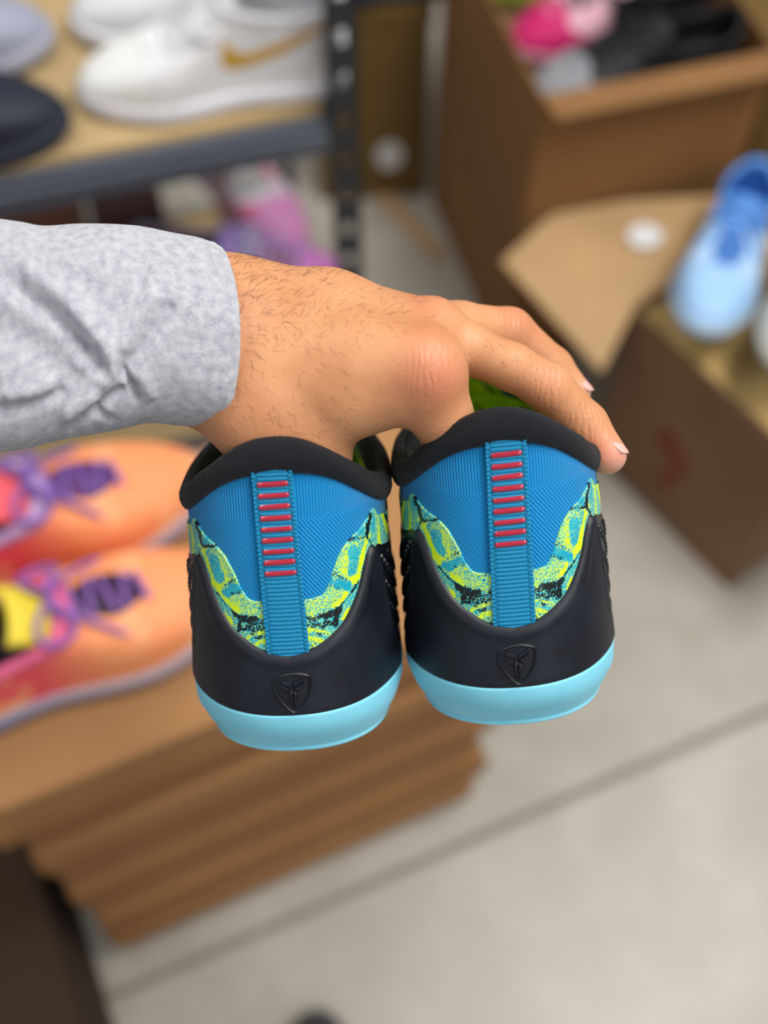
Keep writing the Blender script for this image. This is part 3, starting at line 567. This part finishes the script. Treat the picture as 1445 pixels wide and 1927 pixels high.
# --- shelving rack
RR = rotz(15.7); RO = np.array([-.04, .97, 0])
rack = empty('shelving_rack', 'black metal shelving rack with slotted post and slate beams, loaded with sneakers', 'shelf', mw=mat4(RR, RO))
def post(x, y, sx, sy, H=1.12):
    b = MB(); w, t, pit, sl, sw = .032, .0025, .0508, .020, .011
    for ax in (0, 1):
        def bx(u0, u1, z0, z1):
            if ax == 0: b.box((min(sx*u0, sx*u1) + x, min(0, sy*t) + y, z0), (max(sx*u0, sx*u1) + x, max(0, sy*t) + y, z1))
            else: b.box((min(0, sx*t) + x, min(sy*u0, sy*u1) + y, z0), (max(0, sx*t) + x, max(sy*u0, sy*u1) + y, z1))
        bx(0, (w - sw) / 2, 0, H); bx((w + sw) / 2, w, 0, H); k = 0
        while k * pit < H:
            z0 = k * pit + sl; z1 = min((k + 1) * pit, H)
            if z1 > z0: bx((w - sw) / 2, (w + sw) / 2, z0, z1)
            k += 1
    b.done('post', M_POST, rack, smooth=False)
post(.014, -.002, -1, 1); post(-1.2, -.002, 1, 1); post(.014, .45, -1, -1); post(-1.2, .45, 1, -1)
for zc, zt in ((.708, .73), (.198, .22)):
    for y0, y1 in ((.0, .014), (.434, .448)):
        b = MB(); b.box((-1.166, y0, zc - .024), (-.019, y1, zc + .016)); b.box((-1.166, y0 - .006 if y0 == 0 else y0 + .006, zc - .02), (-.019, y1 - .008 if y0 == 0 else y1, zc + .004)); b.done('beam', M_STEEL, rack, smooth=False, bevel=.0025)
    for x0, x1 in ((-.018, -.004), (-1.18, -1.166)):
        b = MB(); b.box((x0, .034, zc - .024), (x1, .414, zc + .016)); b.done('side_beam', M_STEEL, rack, smooth=False, bevel=.002)
    b = MB(); b.box((-1.164, .016, zt - .014), (-.02, .432, zt)); b.done('shelf_board', M_BOARD, rack, smooth=False, bevel=.001)

# --- generic sneaker for the stock
BGS = Shoe([0, 5, 12, 22, 30, 60, 85, 125, 170], [34, 38, 39.5, 39, 37.5, 36, 34.5, 33, 36], YT=([0, 10, 22, 36, 48, 60, 70, 82, 95, 130, 170], [281, 292, 294, 289, 272, 240, 200, 168, 150, 128, 120]), zs=20, zs2=2, fore=12, tp=9.0)
def floral():
    n = NT('floral_fabric'); o = n.obj(); v = n.node('ShaderNodeTexVoronoi'); v.inputs['Scale'].default_value = 26; n.set(v.inputs['Vector'], o)
    q = n.node('ShaderNodeSeparateColor'); n.set(q.inputs[0], v.outputs['Color']); c = n.mix(n.ramp(q.outputs[0], .45, .5), lin('c4bccb'), lin('d05f86')); c = n.mix(n.ramp(q.outputs[1], .62, .66), c, lin('b8b4b2'))
    c = n.mix(n.ramp(q.outputs[2], .8, .84), c, lin('6f7f74')); n.base(c); n.par(Roughness=.7); return n.m
def blend(name, c1, c2, axis, a, b_, rough=.6, c3=None):
    n = NT(name); s = n.node('ShaderNodeSeparateXYZ'); n.set(s.inputs[0], n.obj()); c = n.mix(n.ramp(n.math('ADD', s.outputs[axis], n.math('MULTIPLY', n.noise(n.obj(), 30, 2), .02)), a, b_), lin(c1), lin(c2))
    if c3: c = n.mix(n.ramp(n.noise(n.obj(), 22, 2), .52, .6), c, lin(c3))
    n.base(c); n.par(Roughness=rough, Specular_IOR_Level=.3); return n.m
MC = {}
def mc(h, rough=.6):
    if (h, rough) not in MC: MC[h, rough] = simple('shoe_' + str(len(MC)), h, rough, .06, 40) if not isinstance(h, bpy.types.Material) else h
    return MC[h, rough]
def stock_sneaker(label, heel, toe, z, upper, mid, out, collar, lining, lace, tongue=None, tip=None, stripe=None, group=None, high=0, pitch=0, roll=0, patch=None, scale=1.0):
    heel = np.array(heel[:2]); toe = np.array(toe[:2]); d = toe - heel; ang = math.degrees(math.atan2(d[1], d[0])) - 90
    R = rotz(ang); cp, sp = math.cos(math.radians(pitch)), math.sin(math.radians(pitch)); R = R @ np.array([[1, 0, 0], [0, cp, -sp], [0, sp, cp]])
    cr, sr = math.cos(math.radians(roll)), math.sin(math.radians(roll)); R = R @ np.array([[cr, 0, sr], [0, 1, 0], [-sr, 0, cr]])
    c = (heel + toe) / 2; o = np.array([c[0], c[1], z]) - R @ np.array([0, .147, 0]) * scale; R = R * scale; sh = BGS
    root = empty('high_top_sneaker' if high > 40 else 'sneaker', label, 'sneaker', group, mat4(R, o))
    A = np.concatenate([np.arange(-180, -90, 5.), np.arange(-90, 90, 6.), np.arange(90, 181, 5.)]); na = len(A); A1 = A[:, None]
    zsv = sh.zs(A) + 5 * np.exp(-((np.abs(A) - 180) / 25) ** 2)
    P = np.stack([sh.S(A, 0 * A, -20) * np.array([.2, 1, 1]), sh.S(A, 0 * A, 1), sh.S(A, 2 + 0 * A, 3.4), sh.S(A, 6.5 + 0 * A, 3.8), sh.S(A, 7 + 0 * A, 0)], 1); b = MB(); b.grid(P * MM); b.done('outsole', mc(out), root)
    P = np.stack([sh.S(A, 6.6 + 0 * A, 3.0), sh.S(A, 12 + 0 * A, 3.8), sh.S(A, zsv - 2, 2.6), sh.S(A, zsv, 1.4), sh.S(A, zsv + .3, -1.5)], 1); b = MB(); b.grid(P * MM); b.done('midsole', mc(mid), root)
    ZL = spline([0, 25, 50, 80, 110, 150, 180], np.array([92, 88, 78, 70, 70, 80, 86]) + high, np.abs(A)); ZT = ZL + 9
    v = np.linspace(0, 1, 14)[None]; Z = (zsv - 1)[:, None] + (ZL - zsv + 2)[:, None] * v; b = MB(); b.grid(sh.S(A1 + 0 * Z, Z) * MM); b.done('upper', mc(upper), root)
    P = np.stack([sh.S(A, ZL - 1, .2), sh.S(A, ZL + 2, 2.2), sh.S(A, ZL + 6, 2), sh.S(A, ZT, -.6), sh.S(A, ZT - 1, -4), sh.S(A, ZL, -5)], 1); b = MB(); b.grid(P * MM); b.done('collar', mc(collar), root)
    P = np.stack([sh.S(A, ZL + .5, -4.9), sh.S(A, ZL * .5 + 12, -4.5), sh.S(A, 24 + 0 * A, -4.5), sh.S(A, 24 + 0 * A, -4.5) * np.array([.02, 1, 1])], 1); b = MB(); b.grid(P * MM, flip=True); b.done('lining', mc(lining), root)
    X_ = np.linspace(-1, 1, 13)[:, None]; t = np.linspace(0, 1, 12)[None]; yy = 176 - 52 * t - 9 * X_ ** 2 * t; zz = 66 + (44 + high) * t - 8 * X_ ** 2; P0 = np.stack([X_ * 26 + 0 * t, yy, zz], -1); P1 = P0 + np.array([0, -5, -3])
    b = MB(); rim = np.concatenate([P0, P1[:, ::-1], P0[:, :1]], 1); b.grid(rim * MM); b.grid(np.stack([P0[0], P1[0]], 1) * MM); b.grid(np.stack([P0[-1], P1[-1]], 1) * MM); b.done('tongue', mc(tongue or upper), root)
    for k in range(6):
        y = 152 + k * 13; xs = np.linspace(-19 + k, 19 - k, 9); b = MB(); b.tube(np.array([(x, y + (3 if k % 2 else -3) * x / 19, sh.vamp(x, y) + 2.5) for x in xs]) * MM, 2.6 * MM, 6); b.done('lace', mc(lace), root)
    b = MB()
    for s_ in (-1, 1):                                                        # bow
        tt = np.linspace(0, 1, 15); b.tube(np.stack([s_ * (4 + 30 * np.sin(tt * np.pi)), 148 - 14 * np.sin(tt * 2 * np.pi) * 1.0, sh.vamp(0, 150) + 6 + 3 * np.sin(tt * np.pi) - 16 * np.abs(np.sin(tt * np.pi)) ** 2], 1) * MM, 2.4 * MM, 6)
        b.tube(np.stack([s_ * (3 + 33 * tt), 150 + 44 * tt ** 1.3, sh.vamp(0, 150) + 6 - 34 * tt ** 1.5], 1) * MM, 2.2 * MM, 6)
    b.done('lace_bow', mc(lace), root)
    if tip:
        A5 = np.arange(126, 234, 4.); A5 = np.where(A5 > 180, A5 - 360, A5); zz = sh.zs(A5) ; k = (1 - np.abs(np.abs(A5) - 180) / 56)[:, None]; v = np.linspace(0, 1, 6)[None]
        Z = (zz - 1)[:, None] + 46 * np.sqrt(np.clip(k, 0, 1)) * v; b = MB(); b.grid(sh.S(A5[:, None] + 0 * Z, Z, 1.6) * MM); b.done('toe_cap', mc(tip), root)
    if stripe:                                                                # curved tick-shaped stripe on both flanks
        n = 40; s_ = np.linspace(0, 1, n)
        yt = spline([0, .12, .25, .5, 1], [134, 124, 112, 80, 4], s_); ztp = spline([0, .12, .25, .5, 1], [86, 72, 66, 74, 104], s_)
        yb = spline([0, .12, .25, .5, 1], [134, 139, 124, 88, 4], s_); zb = spline([0, .12, .25, .5, 1], [86, 58, 49, 57, 101], s_)
        for sg in (-1, 1):
            rows = []
            for f in np.linspace(0, 1, 5):
                y, z_ = yt + (yb - yt) * f, ztp + (zb - ztp) * f; rows.append(sh.S(sg * sh.a_of_y(y, z_), z_, 1.2 if 0 < f < 1 else .2))
            b = MB(); b.grid(np.stack(rows, 1) * MM); b.done('side_stripe', mc(stripe, .35), root)
    if patch:
        sg, y0, y1, z0, z1, colr = patch; yy, zz = np.meshgrid(np.linspace(y0, y1, 6), np.linspace(z0, z1, 4), indexing='ij'); b = MB(); b.grid(sh.S(sg * sh.a_of_y(yy, zz), zz, 1.3) * MM); b.done('side_patch', mc(colr), root)
    return root
G1 = 'sneakers on the upper rack shelf'
rd = RR[:, 0][:2]; dn = RR[:, 1][:2]
t1 = at(140, 165, .76)[:2] + .012 * dn; h1 = t1 + .292 * rd * np.array([1, .6])
stock_sneaker('white sneaker with gold side tick, nearest the shelf beam', h1, t1, .7305, 'e3e3e4', 'e9e9f0', 'dcdce2', 'e0e0e6', 'd0d0d4', 'ececec', stripe='c69a3a', tip='e6e6e2', group=G1, scale=.95, high=26)
t2 = at(140, 45, .80)[:2] + .078 * dn; stock_sneaker('white sneaker standing behind the gold-ticked one, against the slotted post', t2 + .292 * rd * np.array([1, .75]), t2, .7305, 'd9dbdf', 'e4e4ea', 'd8d8de', 'd8d8de', 'c4c4ca', 'b9bcc8', group=G1)
t3 = at(128, 215, .75)[:2]; stock_sneaker('navy sneaker with thick dark sole at the end of the upper shelf', t3 - .292 * np.array([.985, .17]), t3, .7305, '1d2230', '23293a', '171b26', '14161f', '0e1016', '2c3242', group=G1)
t4 = at(95, 65, .78)[:2] + .05 * dn; stock_sneaker('lilac-grey sneaker with red heel behind the navy one', t4 - .292 * np.array([.97, .24]), t4, .7305, '9a9db0', 'a8a9ba', '5d3434', '6e3b38', '3a2a2c', '8e91a6', group=G1)
# lower shelf
FL = floral(); M_FP = FL
G2 = 'sneakers on the lower rack shelf'
fd = np.array([.60, -.80]); ft = at(556, 408, .30)[:2] - .006 * dn; stock_sneaker('floral high-top on the lower shelf behind the purple sneaker', ft - .292 * fd, ft, .2205, FL, 'c8a4b8', '8f6fb4', FL, '93407a', 'd9c9d0', tip='c984b4', group=G2, high=70)
fd = np.array([.985, -.10]); fd /= np.linalg.norm(fd); ft = at(652, 522, .27)[:2]; stock_sneaker('purple and pink sneaker, its heel hidden by the grey sleeve', ft - .292 * fd, ft, .2205, blend('purple_pink_mesh', '9f86cf', 'c57bc4', 1, .15, .27), 'b38bd0', '8f6fb4', '9d9bb8', '7b3b5a', 'b6a6d0', tip='c678bd', group=G2, scale=1.12)
def crate(name, label, cat, M, size, mat, lid=True, group=None):
    w, d, h = size; root = empty(name, label, cat, group, M); b = MB(); b.box((0, 0, 0), (w, d, h - .03)); b.done('body', mat, root, smooth=False, bevel=.002)
    b = MB(); b.box((-.003, -.003, h - .035), (w + .003, d + .003, h)); b.done('lid', mat, root, smooth=False, bevel=.002); return root
p = at(165, 385, .335); crate('shoebox', 'dusty pink-brown shoebox on the lower shelf above the sleeve', 'box', mat4(RR, [p[0] - .33, p[1] - .09, .2205]), (.33, .2, .12), simple('dusty_pink_card', '7d5a50', .7))

p = at(172, 385, .32); crate('shoebox', 'dark maroon shoebox beside the dusty pink one on the lower shelf', 'box', mat4(RR, [p[0] + .006, p[1] - .03, .2205]), (.10, .2, .10), simple('maroon_card', '4d2f2d', .7))
# --- pile of flattened cartons with the orange pair on top
RS = rotz(24.1); S0 = np.array([-.324, .285, 0]); NL = 14; th = .6 / NL
for k in range(NL):
    j1, j2, j3 = RNG.normal(size=3) * .004; top = k == NL - 1
    w = .486 + j1 * 2 + (.012 if top else 0); lx = -.014 * (k / NL) * (k % 3 == 0) + j2; b = MB()
    b.box((lx, j3 if not top else -.004, k * th + .0007), (w, .27, (k + 1) * th - .0009)); b.box((lx + .004, j3 + .004, k * th + .012), (w - .004, .266, (k + 1) * th - .012))
    o = b.done('flattened_carton', M_CARDS[k % 3] if not top else M_CARD, smooth=False, mw=mat4(RS, S0), bevel=.0035)
    which = ['lowest', 'second lowest', 'third lowest', 'fourth lowest', 'fifth lowest', 'sixth lowest', 'seventh lowest', 'seventh from the top', 'sixth from the top', 'fifth from the top', 'fourth from the top', 'third from the top', 'second from the top'][k] if not top else ''
    tag(o, 'topmost brown carton of the pile, carrying the orange sneakers' if top else 'flattened brown carton, ' + which + ' in the pile under the orange sneakers', 'carton', 'pile of flattened cartons under the orange sneakers')
ORG = blend('orange_pink_mesh', 'ee5560', 'f79a66', 1, .13, .18, c3='faac78'); OMID = blend('lilac_blue_foam', '4f7fb0', 'b5a9b4', 1, .02, .16); OOUT = blend('violet_rubber', '2f4f9c', '5a3288', 1, .05, .2)
def near(p0, p1, back, out):   # toe and heel of a shoe whose near sole edge runs p0 -> p1
    a, b = at(*p0)[:2], at(*p1)[:2]; d = (b - a) / np.linalg.norm(b - a); n = np.array([-d[1], d[0]]); t = b + d * out + n * back; return t - d * .292, t
h_, t_ = near((0, 1398, .6), (360, 1250, .6), .052, .055)
stock_sneaker('orange and pink sneaker with lilac laces, nearest the edge of the carton pile', h_, t_, .6005, ORG, OMID, OOUT, 'e0628a', '2a1030', '8a62b0', tongue='e8d040', group='orange pair on the carton pile', scale=1.08)
h_, t_ = near((0, 1398, .6), (360, 1250, .6), .170, .070)
stock_sneaker('orange and pink sneaker lying behind its twin, next to the rack', h_, t_, .6005, ORG, OMID, OOUT, 'b893c0', '5a2a60', '7d5fb0', tongue='f0606a', group='orange pair on the carton pile', scale=1.08)

# --- open cartons to the right
def open_carton(label, M, size, mat, flaps, group=None):
    w, d, h = size; t = .004; root = empty('open_carton', label, 'carton', group, M)
    for lo, hi in (((0, 0, 0), (w, t, h)), ((0, d - t, 0), (w, d, h)), ((0, t, 0), (t, d - t, h)), ((w - t, t, 0), (w, d - t, h))):
        b = MB(); b.box(lo, hi); b.done('side_panel', mat, root, smooth=False, bevel=.001)
    b = MB(); b.box((t, t, 0), (w - t, d - t, t)); b.done('bottom_panel', mat, root, smooth=False)
    for side, L, drop in flaps:       # side, length, degrees below horizontal
        cs, sn = math.cos(math.radians(drop)) * L, -math.sin(math.radians(drop)) * L
        q = {'front': [(0, 0, h), (w, 0, h), (w - .01, -cs, h + sn), (.01, -cs, h + sn)], 'back': [(0, d, h), (w, d, h), (w, d + cs, h + sn), (0, d + cs, h + sn)],
             'left': [(0, 0, h), (0, d, h), (-cs, d - .01, h + sn), (-cs, .01, h + sn)], 'right': [(w, 0, h), (w, d, h), (w + cs, d - .01, h + sn), (w + cs, .01, h + sn)]}[side]
        q = np.array(q); b = MB(); b.raw(np.concatenate([q, q + [0, 0, .004]]), [[0, 1, 2, 3], [7, 6, 5, 4], [0, 4, 5, 1], [1, 5, 6, 2], [2, 6, 7, 3], [3, 7, 4, 0]]); b.done('flap', mat, root, smooth=False)
    return root
# carton C, nearest, with blue and white sneakers: local x along the left face, P1 -> P0
P0 = np.array([.512, .797]); P1 = np.array([.333, 1.037]); ux = (P0 - P1) / np.linalg.norm(P0 - P1); uy = np.array([-ux[1], ux[0]]); LX = np.linalg.norm(P0 - P1)
RCn = np.array([[ux[0], uy[0], 0], [ux[1], uy[1], 0], [0, 0, 1.]]); MCn = mat4(RCn, [P1[0], P1[1], 0])
cC = open_carton('open brown carton with a red mark on its side, holding blue and white sneakers', MCn, (LX, .45, .35), M_CARDD, [('right', .12, 50)])
inv = np.linalg.inv(np.array(MCn))
def loc(px, py, z): return (inv @ np.append(at(px, py, z), 1))[:3]
F_ = np.array([loc(1191, 584, .352), loc(1132, 700, .345), loc(944, 491, .335), loc(1040, 402, .345), loc(1180, 378, .35), [-.003, .36, .356], [-.003, 0.0, .352]])
b = MB(); nF = len(F_); b.raw(np.concatenate([F_, F_ - [0, 0, .004]]), [list(range(nF)), list(range(2 * nF - 1, nF - 1, -1))] + [[k, nF + k, nF + (k + 1) % nF, (k + 1) % nF] for k in range(nF)]); fo = b.done('flap', M_CARD2, cC, smooth=False); fo['label'] = 'wide tan flap folded outwards'
c_ = loc(1212, 450, .352); th_ = np.linspace(0, 2 * np.pi, 25)[:-1]; V = np.stack([c_[0] + .023 * np.cos(th_), c_[1] + .023 * np.sin(th_), 0 * th_ + c_[2]], 1)
nrm = np.cross(F_[2] - F_[0], F_[1] - F_[0]); nrm = nrm / np.linalg.norm(nrm) * np.sign(nrm[2]); V[:, 2] = F_[0][2] - ((V[:, 0] - F_[0][0]) * nrm[0] + (V[:, 1] - F_[0][1]) * nrm[1]) / nrm[2] + .0015
b = MB(); b.raw(V, [list(range(24))]); b.done('round_sticker', M_WHITE, fo, smooth=False)
b = MB()
for (x0, x1, z0, z1) in ((.10, .135, .15, .20), (.135, .16, .12, .18), (.12, .15, .08, .11)): b.box((x0, -.0012, z0), (x1, .0, z1))
b.done('red_print', simple('red_ink', '7a3424', .7), cC, smooth=False)
crate('shoebox', 'pale yellow shoebox inside the open carton under the blue sneaker', 'box', mat4(RCn, np.append(P1 + ux * .012 + uy * .012, .005)), (LX - .03, .40, .338), M_OCH)
G3 = 'sneakers in the open cartons'
tb = at(1288, 700, .375)[:2]; hb = at(1420, 345, .375)[:2]; hb = tb + (hb - tb) / np.linalg.norm(hb - tb) * .292 * 1.0
stock_sneaker('light blue sneaker with mid blue tongue on the pale yellow shoebox', hb, tb, .402, 'a9c9ea', 'b4cbe0', '3b424d', '5b93d6', '2f62b0', '5f96da', tongue='4d86cf', tip='9cc3ea', group=G3, pitch=12, scale=1.0)
dw = (hb - tb) / np.linalg.norm(hb - tb); nw = np.array([dw[1], -dw[0]]); tw = tb + nw * .115 + dw * -.02
stock_sneaker('off-white sneaker with grey panels beside the light blue one', tw + .292 * dw, tw, .402, 'c9cbc6', 'dcdcd2', '2c333c', '8f9193', '6c6e72', '9a9c9e', tip='e2e2da', group=G3, pitch=12, scale=1.0)
# carton A behind it
RA = rotz(16); A0 = np.array([.2, 1.213, 0])
open_carton('large open brown carton filled with black and pink sneakers', mat4(RA, A0), (.33, .40, .55), M_CARDA, [('back', .14, -30), ('front', .035, 20)])
def A(x, y, z): q = RA @ np.array([x, y, 0]) + A0; return np.array([q[0], q[1], z])
crate('shoebox', 'brown shoebox buried under the black sneakers in the large carton', 'box', mat4(RA, A(.010, .02, .006)), (.308, .36, .46), M_CARDD)
stock_sneaker('black sneaker with silver toe and white side patch, on top of the large carton', A(.315, .075, 0), A(.015, .075, 0), .468, '1b1d22', '24262b', '15171b', '121317', '0c0d10', '222429', tip='8f9196', patch=(1, 20, 75, 30, 55, 'e4e4e4'), group=G3)
stock_sneaker('pale pink sneaker with magenta toe among the black ones', A(.32, .20, 0), A(.03, .185, 0), .468, blend('black_pink_mesh', '15161a', 'd9a7b4', 1, .17, .19), 'c98fa2', '2b2023', '1b1d22', '0c0d10', 'dcb2bc', tip='c81c68', group=G3)
stock_sneaker('yellow-green sneaker at the back of the large carton', A(.32, .32, 0), A(.03, .315, 0), .468, '8b8f2c', '6e7024', '2a2c1a', '202218', '0c0d10', 'a59a40', group=G3)
# things left of carton A
crate('shoebox', 'olive-gold box with a round white sticker, standing behind the slotted post', 'box', mat4(rotz(4), [-.115, 1.60, 0]), (.19, .3, .40), M_GOLD)
gb = [o for o in bpy.data.objects if o.name.startswith('shoebox') and o.get('label', '').startswith('olive')][0]
b = MB(); b.raw(np.stack([.125 + .024 * np.cos(th_), 0 * th_ - .0012, .10 + .032 * np.sin(th_)], 1), [list(range(24))]); b.done('round_sticker', M_WHITE, gb, smooth=False)
stock_sneaker('navy-black sneaker lying on the olive-gold box', [.12, 1.66], [-.17, 1.63], .4005, '161b2b', '1c2234', '10131d', '0e1018', '08090d', '1d2336')
q = [at(706, 374), at(734, 368), at(842, 480), at(820, 496)]; b = MB(); q = np.array(q); b.raw(np.concatenate([q + [0, 0, .001], q + [0, 0, .008]]), [[3, 2, 1, 0], [4, 5, 6, 7], [0, 1, 5, 4], [1, 2, 6, 5], [2, 3, 7, 6], [3, 0, 4, 7]])
tag(b.done('cardboard_strip', M_CARD2, smooth=False), 'narrow tan cardboard strip lying flat on the floor beside the large carton', 'cardboard')
crate('carton', 'tall olive-brown closed carton to the side of the large open one', 'carton', mat4(rotz(16), [.535, 1.33, 0]), (.4, .4, .52), M_GOLD)
# bottom left: shade of the dim corner is put into the carton's colour
crate('carton', 'carton with shade put into its brown, on the floor beside the flattened pile', 'carton', mat4(rotz(24.1), [-.324 - .913 * .49 + .408 * .31, .285 - .408 * .49 - .913 * .31, 0]), (.45, .56, .25), simple('shade_brown_card', '3a2a1c', .9))
stock_sneaker("dark grey toe of the photographer's own shoe on the concrete", [-.085, -.082], [-.08, .212], .001, '3c3d40', '55565a', '2a2b2e', '2c2d30', '1a1a1c', '4a4b4e')
